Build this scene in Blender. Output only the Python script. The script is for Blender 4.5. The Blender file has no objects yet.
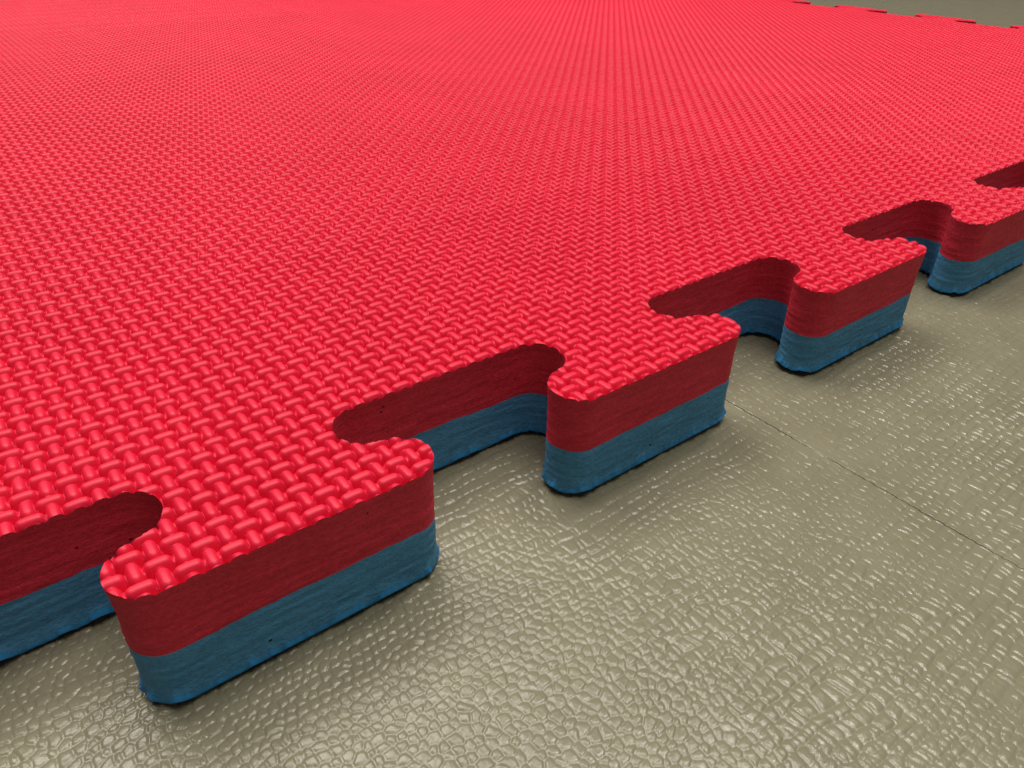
# Close-up of the jigsaw edge of a reversible red / blue foam mat on a beige textured vinyl floor.
import bpy, math, random
import numpy as np
from mathutils import Matrix, Vector
from mathutils.geometry import delaunay_2d_cdt

random.seed(7)
U = 0.024                     # metres per mat thickness: all lengths below are in mat thicknesses
scene = bpy.context.scene
col = scene.collection

# ------------------------------------------------------------------ dimensions
P, D = 3.503, 1.060           # pitch and depth of the jigsaw teeth
RF, RB = 0.260, 0.269         # radii of the tooth corners
TH = 1.40
W = 1.787                     # tooth width at half depth
X0 = 1.129                    # centre of one tooth on the near edge
X1 = 32.24                    # right-hand edge of the mat
XL = X1 - 12.0 * P
PH = 0.8167                   # centre of the first tooth on the right edge
YM = 12.4 * P
YS = 1.24                     # width of the border strips
ZSEAM = 0.464
ZTOP = 0.970                  # valleys of the embossed skin
FLOOR_Z = -0.040
PX, PY = 0.139, 0.1455        # pitch of the embossed weave
WX, WY = 1.141, 0.684         # centre of one lengthwise bump
AMP = 0.060

# ------------------------------------------------------------------ noise helpers
def hash2(i, j, s=0):
    n = (i.astype(np.int64) * 73856093) ^ (j.astype(np.int64) * 19349663) ^ (s * 83492791)
    n = (n ^ (n >> 13)) * 1274126177
    n = n ^ (n >> 16)
    return (n & 0xFFFFF) / float(0x100000)

def vnoise(x, y, s=0):
    i, j = np.floor(x), np.floor(y)
    u, v = x - i, y - j
    u, v = u * u * (3 - 2 * u), v * v * (3 - 2 * v)
    a, b = hash2(i, j, s), hash2(i + 1, j, s)
    c, d = hash2(i, j + 1, s), hash2(i + 1, j + 1, s)
    return (a * (1 - u) + b * u) * (1 - v) + (c * (1 - u) + d * u) * v - 0.5

def smooth(a, b, t):
    t = np.clip((t - a) / (b - a), 0, 1)
    return t * t * (3 - 2 * t)

# ------------------------------------------------------------------ embossed weave height
def weave(x, y):
    u = (x - WX) / PX + 0.05 * vnoise(x * 2.1, y * 2.1, 3)
    v = (y - WY) / PY + 0.05 * vnoise(x * 2.1, y * 2.1, 5)
    i0, j0 = np.floor(u + .5), np.floor(v + .5)
    h = np.full(u.shape, -1.25)
    for di in (-1, 0, 1):
        for dj in (-1, 0, 1):
            i, j = i0 + di, j0 + dj
            du, dv = u - i, v - j
            even = (np.mod(i + j, 2) == 0)          # even: bump runs along y, odd: along x
            l = np.where(even, dv, du)
            w = np.where(even, du, dv)
            k = 0.94 + 0.12 * hash2(i, j, 1)
            hw = np.where(even, 0.345, 0.345)
            l0 = np.where(even, 0.345, 0.36) * k
            rr = np.sqrt(w * w + np.clip(np.abs(l) - l0, 0, None) ** 2) / hw
            cross = 1 - 0.85 * rr ** 3.3
            along = 1 - 0.16 * (l / 0.7) ** 2
            h = np.maximum(h, cross - 1 + along * (0.86 + 0.16 * hash2(i, j, 2)))
    return h

def skin_z(x, y):
    return ZTOP + AMP * weave(x, y) + 0.010 * vnoise(x * .35, y * .35, 11)

def edge_z(x, y):
    return ZTOP + AMP * (0.45 + 0.30 * np.maximum(weave(x, y), -.4)) + 0.010 * vnoise(x * .35, y * .35, 11)

# ------------------------------------------------------------------ jigsaw outline
def arc(cx, cy, r, a0, a1, n):
    a = np.linspace(a0, a1, n + 1)
    return np.c_[cx + r * np.cos(a), cy + r * np.sin(a)]

def side_curve(n):
    """one flank of a tooth from its front line (y=0) to the socket back (y=D)"""
    L = max(0.0, (D - (RF + RB) * (1 + math.sin(TH))) / math.cos(TH))
    A = arc(0, RF, RF, -math.pi / 2, TH, n)
    e = A[-1] + L * np.array([-math.sin(TH), math.cos(TH)])
    b = e + RB * np.array([math.cos(TH), math.sin(TH)])
    B = arc(b[0], b[1], RB, math.pi + TH, math.pi / 2, n)
    s = np.r_[A, B]
    s = s - np.array([(A[-1][0] + e[0]) / 2, 0])
    ys = s[:, 1]
    s[:, 1] = ys * D / ys.max()
    return s

def densify(p, step):
    out = []
    for a, b in zip(p[:-1], p[1:]):
        m = max(1, int(np.ceil(np.linalg.norm(b - a) / step)))
        for i in range(m):
            out.append(a + (b - a) * i / m)
    out.append(p[-1])
    return np.array(out)

def tooth(c, n):
    s = side_curve(n)
    return np.r_[(s * [-1, 1] + [c - W / 2, 0])[::-1], s + [c + W / 2, 0]]

def edge_path(origin, a0, a1, n, step):
    """outline of a toothed edge from a0 to a1 (both inside a tooth), teeth centred at origin + k P"""
    k0, k1 = round((a0 - origin) / P), round((a1 - origin) / P)
    pts = [np.array([[a0, 0.0]])]
    s = side_curve(n)
    for k in range(k0, k1 + 1):
        c = origin + k * P
        if k == k0:
            pts.append(s + [c + W / 2, 0])
        elif k == k1:
            pts.append((s * [-1, 1] + [c - W / 2, 0])[::-1])
        else:
            pts.append(tooth(c, n))
    pts.append(np.array([[a1, 0.0]]))
    p = np.concatenate(pts)
    keep = np.r_[True, np.linalg.norm(np.diff(p, axis=0), axis=1) > 1e-6]
    return densify(p[keep], step)

def to_front(p):  return p
def to_right(p):  return np.c_[X1 - p[:, 1], p[:, 0]]
def to_back(p):   return np.c_[p[:, 0], YM - p[:, 1]]
def to_left(p):   return np.c_[XL + p[:, 1], p[:, 0]]

# ------------------------------------------------------------------ mesh helper
def make_mesh(name, verts, faces, mat, parent=None, shade=True, normals=None):
    me = bpy.data.meshes.new(name)
    verts = np.asarray(verts, dtype=np.float32)
    if isinstance(faces, list):
        sizes = np.array([len(f) for f in faces], dtype=np.int32)
        loops = np.fromiter((i for f in faces for i in f), dtype=np.int32, count=int(sizes.sum()))
    else:
        sizes = np.full(len(faces), faces.shape[1], dtype=np.int32)
        loops = faces.astype(np.int32).ravel()
    me.vertices.add(len(verts)); me.vertices.foreach_set('co', (verts * U).astype(np.float32).ravel())
    me.loops.add(len(loops)); me.loops.foreach_set('vertex_index', loops)
    me.polygons.add(len(sizes))
    me.polygons.foreach_set('loop_start', np.r_[0, np.cumsum(sizes)[:-1]].astype(np.int32))
    me.update(calc_edges=True)
    if normals is None: me.validate()
    if shade:
        me.polygons.foreach_set('use_smooth', np.ones(len(me.polygons), dtype=bool))
    if normals is not None:
        me.normals_split_custom_set_from_vertices(normals.astype(np.float32))
    me.materials.append(mat)
    o = bpy.data.objects.new(name, me)
    col.objects.link(o)
    if parent: o.parent = parent
    return o

class Patches:
    def __init__(self):
        self.v, self.q, self.n = [], [], 0
    def add(self, v, tris):
        self.v.append(v); self.q.append(tris + self.n); self.n += len(v)
    def grid(self, xs, ys, zf, skirt=0.0):
        if skirt:
            xs = np.r_[xs[0] - .02, xs, xs[-1] + .02]; ys = np.r_[ys[0] - .02, ys, ys[-1] + .02]
        X, Y = np.meshgrid(xs, ys)
        drop = np.zeros(X.shape)
        if skirt: drop[[0, -1], :] = skirt; drop[:, [0, -1]] = skirt
        x, y = X.ravel(), Y.ravel()
        nx, ny = len(xs), len(ys)
        i = (np.arange(ny - 1)[:, None] * nx + np.arange(nx - 1)[None, :]).ravel()
        q = np.c_[i, i + 1, i + nx + 1, i + nx]
        t = np.r_[q[:, [0, 1, 2]], q[:, [0, 2, 3]]]
        self.add(np.c_[x, y, zf(x, y) - drop.ravel()], t)
    def verts(self): return np.concatenate(self.v)
    def tris(self): return np.concatenate(self.q)

def lin(a, b, n):
    """evenly spaced with n samples per weave strand"""
    return np.linspace(a, b, max(2, int(round((b - a) / 0.142 * n)) + 1))

# ------------------------------------------------------------------ materials
def new_mat(name):
    m = bpy.data.materials.new(name); m.use_nodes = True
    nt = m.node_tree
    b = nt.nodes['Principled BSDF']
    tc = nt.nodes.new('ShaderNodeTexCoord')
    return m, nt, b, tc

def mapping(nt, tc, scale):
    mp = nt.nodes.new('ShaderNodeMapping'); mp.inputs['Scale'].default_value = scale
    nt.links.new(tc.outputs['Object'], mp.inputs['Vector'])
    return mp.outputs['Vector']

def noise(nt, vec, scale, detail=3, rough=.55):
    n = nt.nodes.new('ShaderNodeTexNoise')
    n.inputs['Scale'].default_value = scale; n.inputs['Detail'].default_value = detail
    n.inputs['Roughness'].default_value = rough
    nt.links.new(vec, n.inputs['Vector'])
    return n.outputs['Fac']

def ramp(nt, fac, stops):
    r = nt.nodes.new('ShaderNodeValToRGB')
    e = r.color_ramp.elements
    while len(e) < len(stops): e.new(.5)
    for k, (p, c) in zip(e, stops):
        k.position = p; k.color = (*c, 1) if len(c) == 3 else c
    nt.links.new(fac, r.inputs['Fac'])
    return r.outputs['Color']

def math_node(nt, op, a, b):
    m = nt.nodes.new('ShaderNodeMath'); m.operation = op
    for k, x in enumerate((a, b)):
        if isinstance(x, (int, float)): m.inputs[k].default_value = x
        else: nt.links.new(x, m.inputs[k])
    return m.outputs[0]

def bump(nt, b, h, dist, strength=1.0):
    bm = nt.nodes.new('ShaderNodeBump'); bm.inputs['Distance'].default_value = dist
    bm.inputs['Strength'].default_value = strength
    nt.links.new(h, bm.inputs['Height']); nt.links.new(bm.outputs['Normal'], b.inputs['Normal'])

def skin_material(name, c0, c1):
    m, nt, b, tc = new_mat(name)
    v = mapping(nt, tc, (1, 1, 1))
    n1 = noise(nt, v, 900, 4); n2 = noise(nt, v, 22, 2)
    c = ramp(nt, n2, [(.3, c0), (.7, c1)])
    nt.links.new(c, b.inputs['Base Color'])
    b.inputs['Roughness'].default_value = .48
    b.inputs['Specular IOR Level'].default_value = .34
    bump(nt, b, n1, .00005, .6)
    return m

def cut_material(name, c0, c1, pore_col):
    m, nt, b, tc = new_mat(name)
    v = mapping(nt, tc, (1, 1, 1))
    lay = mapping(nt, tc, (1, 1, 7))                      # strokes of the cutting die run along the edge
    n1 = noise(nt, lay, 200, 5, .66)
    n2 = noise(nt, v, 1300, 3, .7)
    n3 = noise(nt, v, 90, 3)
    mix = math_node(nt, 'ADD', math_node(nt, 'MULTIPLY', n1, .35), math_node(nt, 'ADD', math_node(nt, 'MULTIPLY', n2, .45), math_node(nt, 'MULTIPLY', n3, .20)))
    c = ramp(nt, mix, [(.40, c0), (.58, c1)])
    # a few open pores
    vo = nt.nodes.new('ShaderNodeTexVoronoi'); vo.inputs['Scale'].default_value = 330
    pv = mapping(nt, tc, (1, 1, 1.6)); nt.links.new(pv, vo.inputs['Vector'])
    sz = math_node(nt, 'MULTIPLY', math_node(nt, 'GREATER_THAN', noise(nt, v, 170, 1), .68), .17)
    pore = math_node(nt, 'LESS_THAN', vo.outputs['Distance'], sz)
    mx = nt.nodes.new('ShaderNodeMixRGB'); nt.links.new(pore, mx.inputs['Fac'])
    nt.links.new(c, mx.inputs['Color1']); mx.inputs['Color2'].default_value = (*pore_col, 1)
    nt.links.new(mx.outputs['Color'], b.inputs['Base Color'])
    b.inputs['Roughness'].default_value = .72
    b.inputs['Specular IOR Level'].default_value = .30
    h = math_node(nt, 'SUBTRACT', math_node(nt, 'ADD', math_node(nt, 'MULTIPLY', n1, .40), math_node(nt, 'MULTIPLY', n2, .60)), pore)
    bump(nt, b, h, .00045, 1.0)
    return m

def floor_material():
    m, nt, b, tc = new_mat('beige_vinyl')
    v = mapping(nt, tc, (1, 1, 1))
    n1 = noise(nt, v, 60, 4); n2 = noise(nt, v, 2600, 3); n3 = noise(nt, v, 700, 3)
    c = ramp(nt, n1, [(.3, (.190, .179, .121)), (.7, (.222, .209, .143))])
    nt.links.new(c, b.inputs['Base Color'])
    r = nt.nodes.new('ShaderNodeMapRange'); nt.links.new(n3, r.inputs['Value'])
    r.inputs['To Min'].default_value = .15; r.inputs['To Max'].default_value = .34
    nt.links.new(r.outputs['Result'], b.inputs['Roughness'])
    b.inputs['Specular IOR Level'].default_value = .42
    h = math_node(nt, 'ADD', math_node(nt, 'MULTIPLY', n2, .35), n3)
    bump(nt, b, h, .00009, .8)
    return m

SKIN = skin_material('embossed_red_skin', (.70, .0095, .045), (.75, .0120, .052))
RED = cut_material('cut_red_foam', (.54, .020, .044), (.72, .036, .072), (.02, .003, .004))
BLUE = cut_material('cut_blue_foam', (.056, .220, .400), (.080, .290, .520), (.004, .008, .012))
FLOOR = floor_material()
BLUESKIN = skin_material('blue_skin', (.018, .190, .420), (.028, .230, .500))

# ------------------------------------------------------------------ the mat
mat = bpy.data.objects.new('foam_mat', None)
col.objects.link(mat)
mat.location = (0, 0, 0)
mat['label'] = 'reversible foam floor mat, woven red top over blue underside, with jigsaw edges'
mat['category'] = 'foam mat'

# full outline, counter-clockwise
FN, FSTEP = 28, 0.016
front = edge_path(X0, XL, X1, FN, FSTEP)
right = edge_path(PH, 0.0, YM, 10, 0.12)
outline = np.concatenate([to_front(front)[:-1], to_right(right)[:-1],
                          to_back(front)[::-1][:-1], to_left(right)[::-1][:-1]])
area2 = np.sum(outline[:, 0] * np.roll(outline[:, 1], -1) - np.roll(outline[:, 0], -1) * outline[:, 1])
assert area2 > 0
keep = np.linalg.norm(outline - np.roll(outline, 1, axis=0), axis=1) > 1e-5
outline = outline[keep]
NO = len(outline)
tan = np.roll(outline, -1, 0) - np.roll(outline, 1, 0)
tan /= np.linalg.norm(tan, axis=1)[:, None]
nrm = np.c_[tan[:, 1], -tan[:, 0]]             # outward
arc_s = np.r_[0, np.cumsum(np.linalg.norm(np.diff(outline, axis=0), axis=1))]

def ring(off, z):
    """outline moved outward by off (array or number) at height z"""
    off = np.broadcast_to(off, NO); z = np.broadcast_to(z, NO)
    return np.c_[outline + nrm * off[:, None], z]

def loft(rings, cap_first=None, cap_last=None):
    v = np.concatenate(rings)
    faces = []
    for k in range(len(rings) - 1):
        i = np.arange(NO); j = (i + 1) % NO
        faces += np.c_[k * NO + i, k * NO + j, (k + 1) * NO + j, (k + 1) * NO + i].tolist()
    if cap_first: faces.append(list(range(NO))[::-1])
    if cap_last: faces.append([(len(rings) - 1) * NO + i for i in range(NO)])
    return v, faces

def wall(z, s):      # gentle unevenness of the die-cut wall
    return -0.016 + 0.010 * vnoise(arc_s * 1.3, np.full(NO, z * 2.0), s) + 0.009 * vnoise(arc_s * 4.0, np.full(NO, z * 26.0), s + 1)

seam_z = ZSEAM + 0.026 * vnoise(arc_s * 1.1, arc_s * 0, 21) + 0.014 * vnoise(arc_s * 4.3, arc_s * 0, 22) + 0.010 * vnoise(arc_s * 13.0, arc_s * 0, 23)
seam_off = wall(ZSEAM, 31)
def add_sheet(v, f, off, z):
    """flat sheet bounded by the outline moved by off"""
    r = ring(off, z)
    out = delaunay_2d_cdt([Vector(p[:2].tolist()) for p in r], [], [list(range(NO))], 1, 1e-7)
    n = len(v)
    v = np.r_[v, np.array([(p.x, p.y, z) for p in out[0]])]
    return v, f + [[i + n for i in t] for t in out[2]]

# red layer: wall from the seam up to the lip under the skin, closed by a core sheet
zl = edge_z(outline[:, 0], outline[:, 1])
rings = []
for t in np.linspace(0, 1, 34):
    z = seam_z * (1 - t) + 0.935 * t
    rings.append(ring(wall(ZSEAM + t * .48, 31) * (1 - .65 * t ** 3), z))
rings += [ring(-0.003, 0.950), ring(0.0, zl - .004), ring(0.0, zl)]
v, f = loft(rings)
v, f = add_sheet(v, f, -0.06, 0.885)
red = make_mesh('red_layer', v, f, RED, mat)

# blue layer: wall from the ragged lower lip up to the seam, and the underside
rag = 0.016 * vnoise(arc_s * 7.0, arc_s * 0, 41) + 0.032 * vnoise(arc_s * 12.0, arc_s * 0, 42) + 0.040 * vnoise(arc_s * 19.0, arc_s * 0, 43) + 0.030 * vnoise(arc_s * 42.0, arc_s * 0, 45)
lip_top = 0.052 + 1.1 * rag + 0.016 * vnoise(arc_s * 3.0, arc_s * 0, 44)
rings = [ring(-0.006 + rag * .2, lip_top - .004), ring(wall(0.12, 31), 0.12)]
for t in np.linspace(0, 1, 26)[1:]:
    z = 0.12 * (1 - t) + seam_z * t
    rings.append(ring(wall(0.12 + t * (ZSEAM - .12), 31), z))
v, f = loft(rings)
blue = make_mesh('blue_layer', v, f, BLUE, mat)
# the smooth blue skin of the underside, rolled up a little at the cut
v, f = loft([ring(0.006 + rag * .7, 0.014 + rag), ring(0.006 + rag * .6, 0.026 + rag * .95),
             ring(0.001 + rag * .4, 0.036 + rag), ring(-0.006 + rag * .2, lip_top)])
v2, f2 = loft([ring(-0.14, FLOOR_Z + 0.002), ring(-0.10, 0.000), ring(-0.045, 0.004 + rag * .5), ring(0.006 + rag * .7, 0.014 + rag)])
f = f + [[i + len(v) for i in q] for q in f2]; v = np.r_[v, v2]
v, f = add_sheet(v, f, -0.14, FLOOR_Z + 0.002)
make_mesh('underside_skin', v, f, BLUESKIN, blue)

# ------------------------------------------------------------------ embossed skin
pt = Patches()

def cdt_patch(poly, xs, ys, transform=None, margin=0.35):
    """triangulate a polygon filled with grid points; poly is counter-clockwise"""
    X, Y = np.meshgrid(xs, ys)
    g = np.c_[X.ravel(), Y.ravel()]
    # inside test (even-odd)
    a, b = poly, np.roll(poly, -1, 0)
    inside = np.zeros(len(g), bool)
    for (x0, y0), (x1, y1) in zip(a, b):
        if y0 == y1: continue
        c = ((y0 > g[:, 1]) != (y1 > g[:, 1]))
        xi = x0 + (g[:, 1] - y0) * (x1 - x0) / (y1 - y0)
        inside ^= c & (g[:, 0] < xi)
    g = g[inside]
    # drop grid points too close to the outline
    dmin = margin * min(xs[1] - xs[0], ys[1] - ys[0])
    cand = np.ones(len(g), bool)
    for (x0, y0), (x1, y1) in zip(a, b):
        d = np.array([x1 - x0, y1 - y0]); L = d @ d
        if L < 1e-12: continue
        near = (g[:, 0] > min(x0, x1) - dmin) & (g[:, 0] < max(x0, x1) + dmin) & (g[:, 1] > min(y0, y1) - dmin) & (g[:, 1] < max(y0, y1) + dmin)
        idx = np.nonzero(near)[0]
        if len(idx) == 0: continue
        q = g[idx] - [x0, y0]
        t = np.clip(q @ d / L, 0, 1)
        e = q - t[:, None] * d
        cand[idx[(e * e).sum(1) < dmin * dmin]] = False
    g = g[cand]
    n = len(poly)
    pts = [Vector(p) for p in np.r_[poly, g].tolist()]
    out = delaunay_2d_cdt(pts, [], [list(range(n))], 1, 1e-6)
    vv = np.array([(p.x, p.y) for p in out[0]])
    tri = np.array([t for t in out[2] if len(t) == 3])
    return vv, tri

def clean(poly):
    k = np.linalg.norm(poly - np.roll(poly, 1, 0), axis=1) > 1e-5
    return poly[k]

def strip(origin, a0, a1, n, full, lo, hi):
    """border strip of a toothed edge between lo and hi, in edge coordinates"""
    m = (full[:, 0] >= lo - 1e-6) & (full[:, 0] <= hi + 1e-6)
    # keep the ordered run of outline points belonging to [lo, hi]; cuts sit where the outline is single-valued
    i0 = np.nonzero(full[:, 0] >= lo - 1e-6)[0]
    order = [p for p in full if lo - 1e-6 <= p[0] <= hi + 1e-6]
    run = np.array(order)
    def y_at(x):
        k = np.argmin(np.abs(full[:, 0] - x)); return full[k, 1]
    if run[0, 0] > lo + 1e-4: run = np.r_[[[lo, y_at(lo)]], run]
    if run[-1, 0] < hi - 1e-4: run = np.r_[run, [[hi, y_at(hi)]]]
    nn = max(2, int((hi - lo) / .142 * n)); ns = 12
    tx = np.linspace(hi, lo, nn + 1)
    yr, yl = run[-1, 1], run[0, 1]
    right_cut = np.c_[np.full(ns, hi), np.linspace(yr, YS, ns + 2)[1:-1]]
    left_cut = np.c_[np.full(ns, lo), np.linspace(YS, yl, ns + 2)[1:-1]]
    poly = clean(np.r_[run, right_cut, np.c_[tx, np.full(nn + 1, YS)], left_cut])
    return cdt_patch(poly, lin(lo, hi, n), lin(-0.0, YS, n) + 0.003)

path_keys = set(tuple(k) for p in (front, right) for k in np.round(p, 4).tolist())

def add_strip(path, origin, start, stop, tf, flip, res):
    cuts = [start]
    k = math.ceil((start - origin) / P - .5 + 1e-6)
    c = origin + (k + .5) * P
    while c < stop - 0.3:
        if c > start + 0.3: cuts.append(c)
        c += P
    cuts.append(stop)
    for lo, hi in zip(cuts[:-1], cuts[1:]):
        vv, tri = strip(origin, start, stop, res((lo + hi) / 2), path, lo, hi)
        w = tf(vv)
        if flip: tri = tri[:, ::-1]
        z = skin_z(w[:, 0], w[:, 1])
        # the die pinches the skin along the cut: lower relief right at the edge
        key = np.round(vv, 4)
        on = np.array([tuple(k) in path_keys for k in key.tolist()])
        z = np.where(on, edge_z(w[:, 0], w[:, 1]), z)
        pt.add(np.c_[w, z], tri)

add_strip(front, X0, XL, X1, to_front, False, lambda c: 11 if -4 < c < 9 else (7 if -4 < c < 17 else 2))
low = lambda c: 2
add_strip(right, PH, YS, YM - YS, to_right, False, lambda c: 3)
add_strip(front, X0, XL, X1, to_back, True, low)
add_strip(right, PH, YS, YM - YS, to_left, True, low)

def rect(x0, x1, y0, y1, n):
    pt.grid(lin(x0, x1, n), lin(y0, y1, n), skin_z, 0.03)

XA, XB = XL + YS, X1 - YS
rect(-2.0, 13.0, YS, 4.2, 10)
rect(-2.0, 15.0, 4.2, 9.0, 8)
rect(-2.0, 20.0, 9.0, 16.0, 8)
rect(13.0, XB, YS, 4.2, 6)
rect(15.0, XB, 4.2, 9.0, 6)
rect(20.0, XB, 9.0, 16.0, 7)
rect(0.0, XB, 16.0, 24.0, 7)
rect(0.0, XB, 24.0, YM - YS, 5)
rect(XA, -2.0, YS, 16.0, 2)
rect(XA, 0.0, 16.0, YM - YS, 2)

sv = pt.verts()
e = 0.004
gx = (skin_z(sv[:, 0] + e, sv[:, 1]) - skin_z(sv[:, 0] - e, sv[:, 1])) / (2 * e)
gy = (skin_z(sv[:, 0], sv[:, 1] + e) - skin_z(sv[:, 0], sv[:, 1] - e)) / (2 * e)
sn = np.c_[-gx, -gy, np.ones(len(gx))]
sn /= np.linalg.norm(sn, axis=1)[:, None]
skin = make_mesh('embossed_skin', sv, pt.tris(), SKIN, red, normals=sn)

# ------------------------------------------------------------------ floor
CX, CY = 0.080, 0.106          # mean size of the pebbles of the vinyl
SEAM_X = 5.985
def round_pebbles(x, y):
    # rounded, uneven pebbles in loose rows
    wx = x + 0.10 * vnoise(x * 1.7, y * 1.7, 51) + 0.03 * vnoise(x * 6, y * 6, 53)
    wy = y + 0.10 * vnoise(x * 1.7, y * 1.7, 52) + 0.03 * vnoise(x * 6, y * 6, 54)
    u, v = wx / 0.079, wy / 0.077
    i0, j0 = np.floor(u), np.floor(v)
    f1 = np.full(u.shape, 9.0); f2 = np.full(u.shape, 9.0)
    cid = np.zeros(u.shape); tx = np.zeros(u.shape); ty = np.zeros(u.shape); cx = np.zeros(u.shape); cy = np.zeros(u.shape)
    for di in (-2, -1, 0, 1, 2):
        for dj in (-2, -1, 0, 1, 2):
            i, j = i0 + di, j0 + dj
            px = i + .5 * np.mod(j, 2) + .5 + .76 * (hash2(i, j, 61) - .5)
            py = j + .5 + .42 * (hash2(i, j, 62) - .5)
            d = (np.abs(u - px) ** 2.5 + np.abs((v - py) * 1.05) ** 2.5) ** .4 - 0.34 * (hash2(i, j, 63) - .5)
            c1 = d < f1
            f2 = np.where(c1, f1, np.minimum(f2, d))
            for arr, val in ((cid, hash2(i, j, 64)), (tx, hash2(i, j, 65) - .5), (ty, hash2(i, j, 66) - .5), (cx, px), (cy, py)):
                np.copyto(arr, val, where=c1)
            f1 = np.where(c1, d, f1)
    e = f2 - f1
    top = 1 - (1 - np.clip((e + .01) / .46, 0, 1)) ** 2.4
    dome = 1 - 0.30 * np.clip(f1 / .65, 0, 1) ** 3
    return top * dome * (0.75 + 0.45 * cid) + top * (0.22 * tx * (u - cx) + 0.22 * ty * (v - cy))

def pebbles(x, y):
    # the grain drifts from rounded pebbles to flatter bricks
    m = smooth(-.75, .75, (x + 0.35 * y - 3.2) * 0.40 + 1.6 * vnoise(x * .9, y * .9, 76) + 1.1 * vnoise(x * 3.1, y * 3.1, 77))
    return round_pebbles(x, y) * (1 - m) + brick_pebbles(x, y) * m

def brick_pebbles(x, y):
    # loose rows of small flattened bricks with rounded corners
    wx = x + 0.07 * vnoise(x * 1.7, y * 1.7, 51) + 0.040 * vnoise(x * 7, y * 7, 53)
    wy = y + 0.09 * vnoise(x * 1.5, y * 1.5, 52) + 0.050 * vnoise(x * 7, y * 7, 54)
    v = wy / CY
    # rows of uneven height
    j = np.floor(v)
    low = j + 0.34 * (hash2(j, j * 0, 60) - .5)
    j = np.where(v < low, j - 1, j)
    low = j + 0.34 * (hash2(j, j * 0, 60) - .5)
    high = j + 1 + 0.34 * (hash2(j + 1, j * 0, 60) - .5)
    high_row = np.where(v >= high, 1, 0)
    j = j + high_row
    low = j + 0.34 * (hash2(j, j * 0, 60) - .5)
    high = j + 1 + 0.34 * (hash2(j + 1, j * 0, 60) - .5)
    fv = (v - low) / (high - low)
    # joints within a row, slanted and unevenly spaced
    def joint(i): return i + 0.80 * (hash2(i, j, 61) - .5) + 0.50 * (hash2(i, j, 62) - .5) * (fv - .5)
    u = wx / CX + 9.0 * hash2(j, j * 0, 63)
    i = np.floor(u)
    i = np.where(u < joint(i), i - 1, i)
    i = np.where(u >= joint(i + 1), i + 1, i)
    a, b = u - joint(i), joint(i + 1) - u
    da = 0.35 + 0.65 * smooth(.15, .5, hash2(i, j, 64)); db = 0.35 + 0.65 * smooth(.15, .5, hash2(i + 1, j, 64))
    prof = lambda d, r: (1 - np.clip(d / r, 0, 1)) ** 2.2
    cell = (1 - da * prof(a, .38)) * (1 - db * prof(b, .38))
    sh = 0.20 * (hash2(i, j, 65) - .5)
    row = 1 - prof(np.minimum(fv + sh, 1 - fv + .10 * (hash2(i, j, 66) - .5)), .36)
    return cell * row * (0.80 + 0.40 * hash2(i, j, 67)) + 0.10 * cell * row * (fv - .5) * (hash2(i, j, 68) - .5)

def floor_z(x, y):
    h = 0.0122 * pebbles(x, y) + 0.003 * vnoise(x * 14, y * 14, 71) + 0.0016 * vnoise(x * 38, y * 38, 75)
    fade = 0.55 + 0.45 * smooth(-.6, .3, vnoise(x * .5, y * .5, 72))
    z = FLOOR_Z - 0.0118 + h * fade
    gap = np.exp(-((x - SEAM_X - 0.006 * vnoise(y * 3, y * 0, 73)) / 0.0048) ** 2)
    z = z - 0.024 * gap * smooth(-.60, -.10, vnoise(y * 2.3, y * 0 + 3, 74))
    return z

fl = Patches()
def fx(x0, x1, s): return np.linspace(x0, x1, int((x1 - x0) / s) + 1)
near_x = np.unique(np.r_[fx(-1.2, 9.0, .0095), SEAM_X + np.linspace(-.02, .02, 21)])
fl.grid(near_x, fx(-3.9, 1.3, .0095), floor_z)
fl.grid(fx(9.0, 15.0, .014), fx(-3.9, 1.3, .014), floor_z)
fl.grid(fx(-6.0, 15.0, .030), fx(-9.0, -3.9, .030), floor_z)
fl.grid(fx(-6.0, -1.2, .030), fx(-3.9, 1.3, .030), floor_z)
fl.grid(fx(33.0 - 2.0, 60.0, .09), fx(5.0, 36.0, .09), floor_z)
flat = lambda x, y: np.full(x.shape, FLOOR_Z - 0.006)
def far_rect(x0, x1, y0, y1):
    fl.grid(np.linspace(x0, x1, 24), np.linspace(y0, y1, 24), flat)
B = 170.0
far_rect(-B, -6.0, -B, B); far_rect(-6.0, 15.0, -B, -9.0); far_rect(-6.0, 15.0, 1.3, B)
far_rect(15.0, 31.0, -B, B); far_rect(31.0, 60.0, -B, 5.0); far_rect(31.0, 60.0, 36.0, B); far_rect(60.0, B, -B, B)
floor = make_mesh('floor', fl.verts(), fl.tris(), FLOOR)
floor['kind'] = 'structure'
floor['label'] = 'glossy beige pebbled vinyl floor with a thin dark seam'

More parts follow.
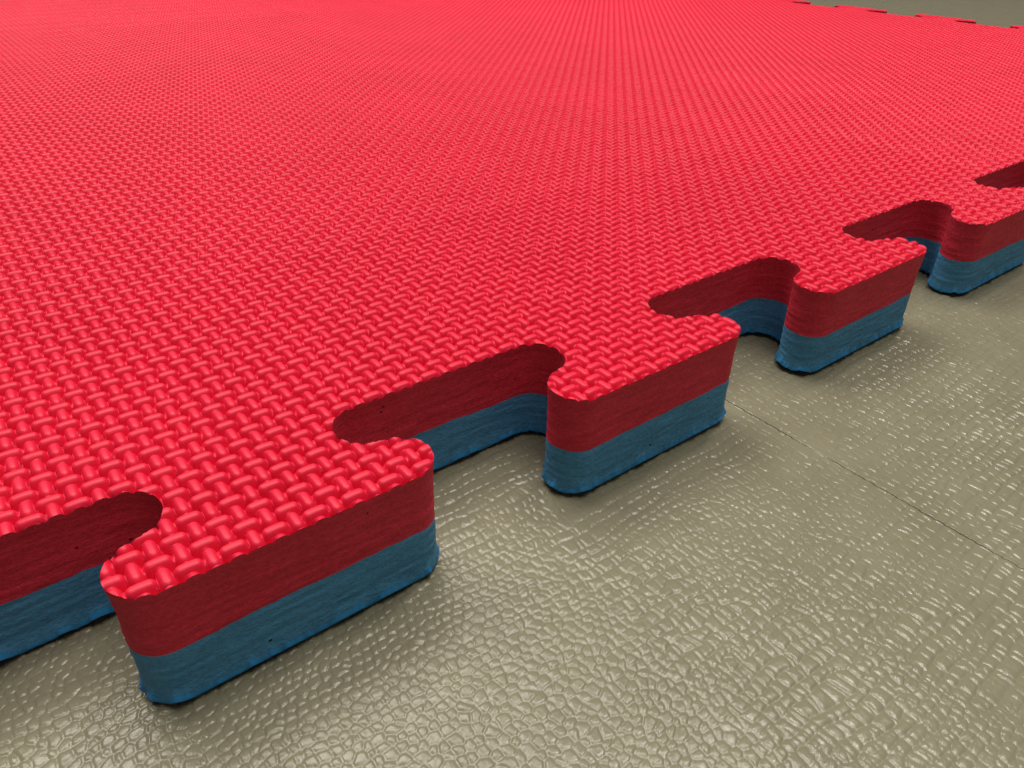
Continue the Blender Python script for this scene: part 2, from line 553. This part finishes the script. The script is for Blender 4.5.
# ------------------------------------------------------------------ lamps
def lamp(name, loc, target, sx, sy, watts, colr):
    l = bpy.data.lights.new(name, 'AREA'); l.shape = 'RECTANGLE'; l.size = sx; l.size_y = sy
    l.energy = watts; l.color = colr
    o = bpy.data.objects.new(name, l); col.objects.link(o)
    o.location = loc
    d = Vector(target) - Vector(loc)
    o.rotation_euler = d.to_track_quat('-Z', 'Y').to_euler()
    return o

tgt = (.15, .1, 0)
lamp('overhead_light', (0.05, 1.35, 2.20), tgt, 1.6, .80, 42, (1.0, .94, .85))
lamp('overhead_light', (0.50, -0.10, 2.30), tgt, 2.0, 1.6, 40, (1.0, .94, .85))  # broad fill added overhead, stands in for light bounced off the ceiling
lamp('overhead_light', (0.95, 0.30, 2.30), tgt, .10, .80, 13, (1.0, .94, .85))  # narrow unseen tube added for floor glints and right flanks of the bumps

w = bpy.data.worlds.new('World'); scene.world = w; w.use_nodes = True
bg = w.node_tree.nodes['Background']
bg.inputs['Color'].default_value = (1.0, .95, .86, 1); bg.inputs['Strength'].default_value = .09

# ------------------------------------------------------------------ camera
yaw, pitch, roll = 0.91009, 0.57026, 0.018368
f_px = 752.787
fwd = np.array([math.cos(yaw) * math.cos(pitch), math.sin(yaw) * math.cos(pitch), -math.sin(pitch)])
rt = np.array([math.sin(yaw), -math.cos(yaw), 0.0])
up = np.cross(rt, fwd)
r2 = math.cos(roll) * rt + math.sin(roll) * up
u2 = -math.sin(roll) * rt + math.cos(roll) * up
cam_d = bpy.data.cameras.new('camera'); cam = bpy.data.objects.new('camera', cam_d); col.objects.link(cam)
cpos = np.array([0.0, -3.6603, 4.4532]) * U
cam.matrix_world = Matrix(((r2[0], u2[0], -fwd[0], cpos[0]), (r2[1], u2[1], -fwd[1], cpos[1]),
                           (r2[2], u2[2], -fwd[2], cpos[2]), (0, 0, 0, 1)))
cam_d.sensor_fit = 'HORIZONTAL'; cam_d.sensor_width = 36.0
cam_d.lens = 36.0 * f_px / 1024.0
cam_d.clip_start = 0.005; cam_d.clip_end = 50
scene.camera = cam

scene.view_settings.view_transform = 'Standard'
scene.view_settings.look = 'None'
scene.view_settings.exposure = 0.0
scene.view_settings.gamma = 1.0
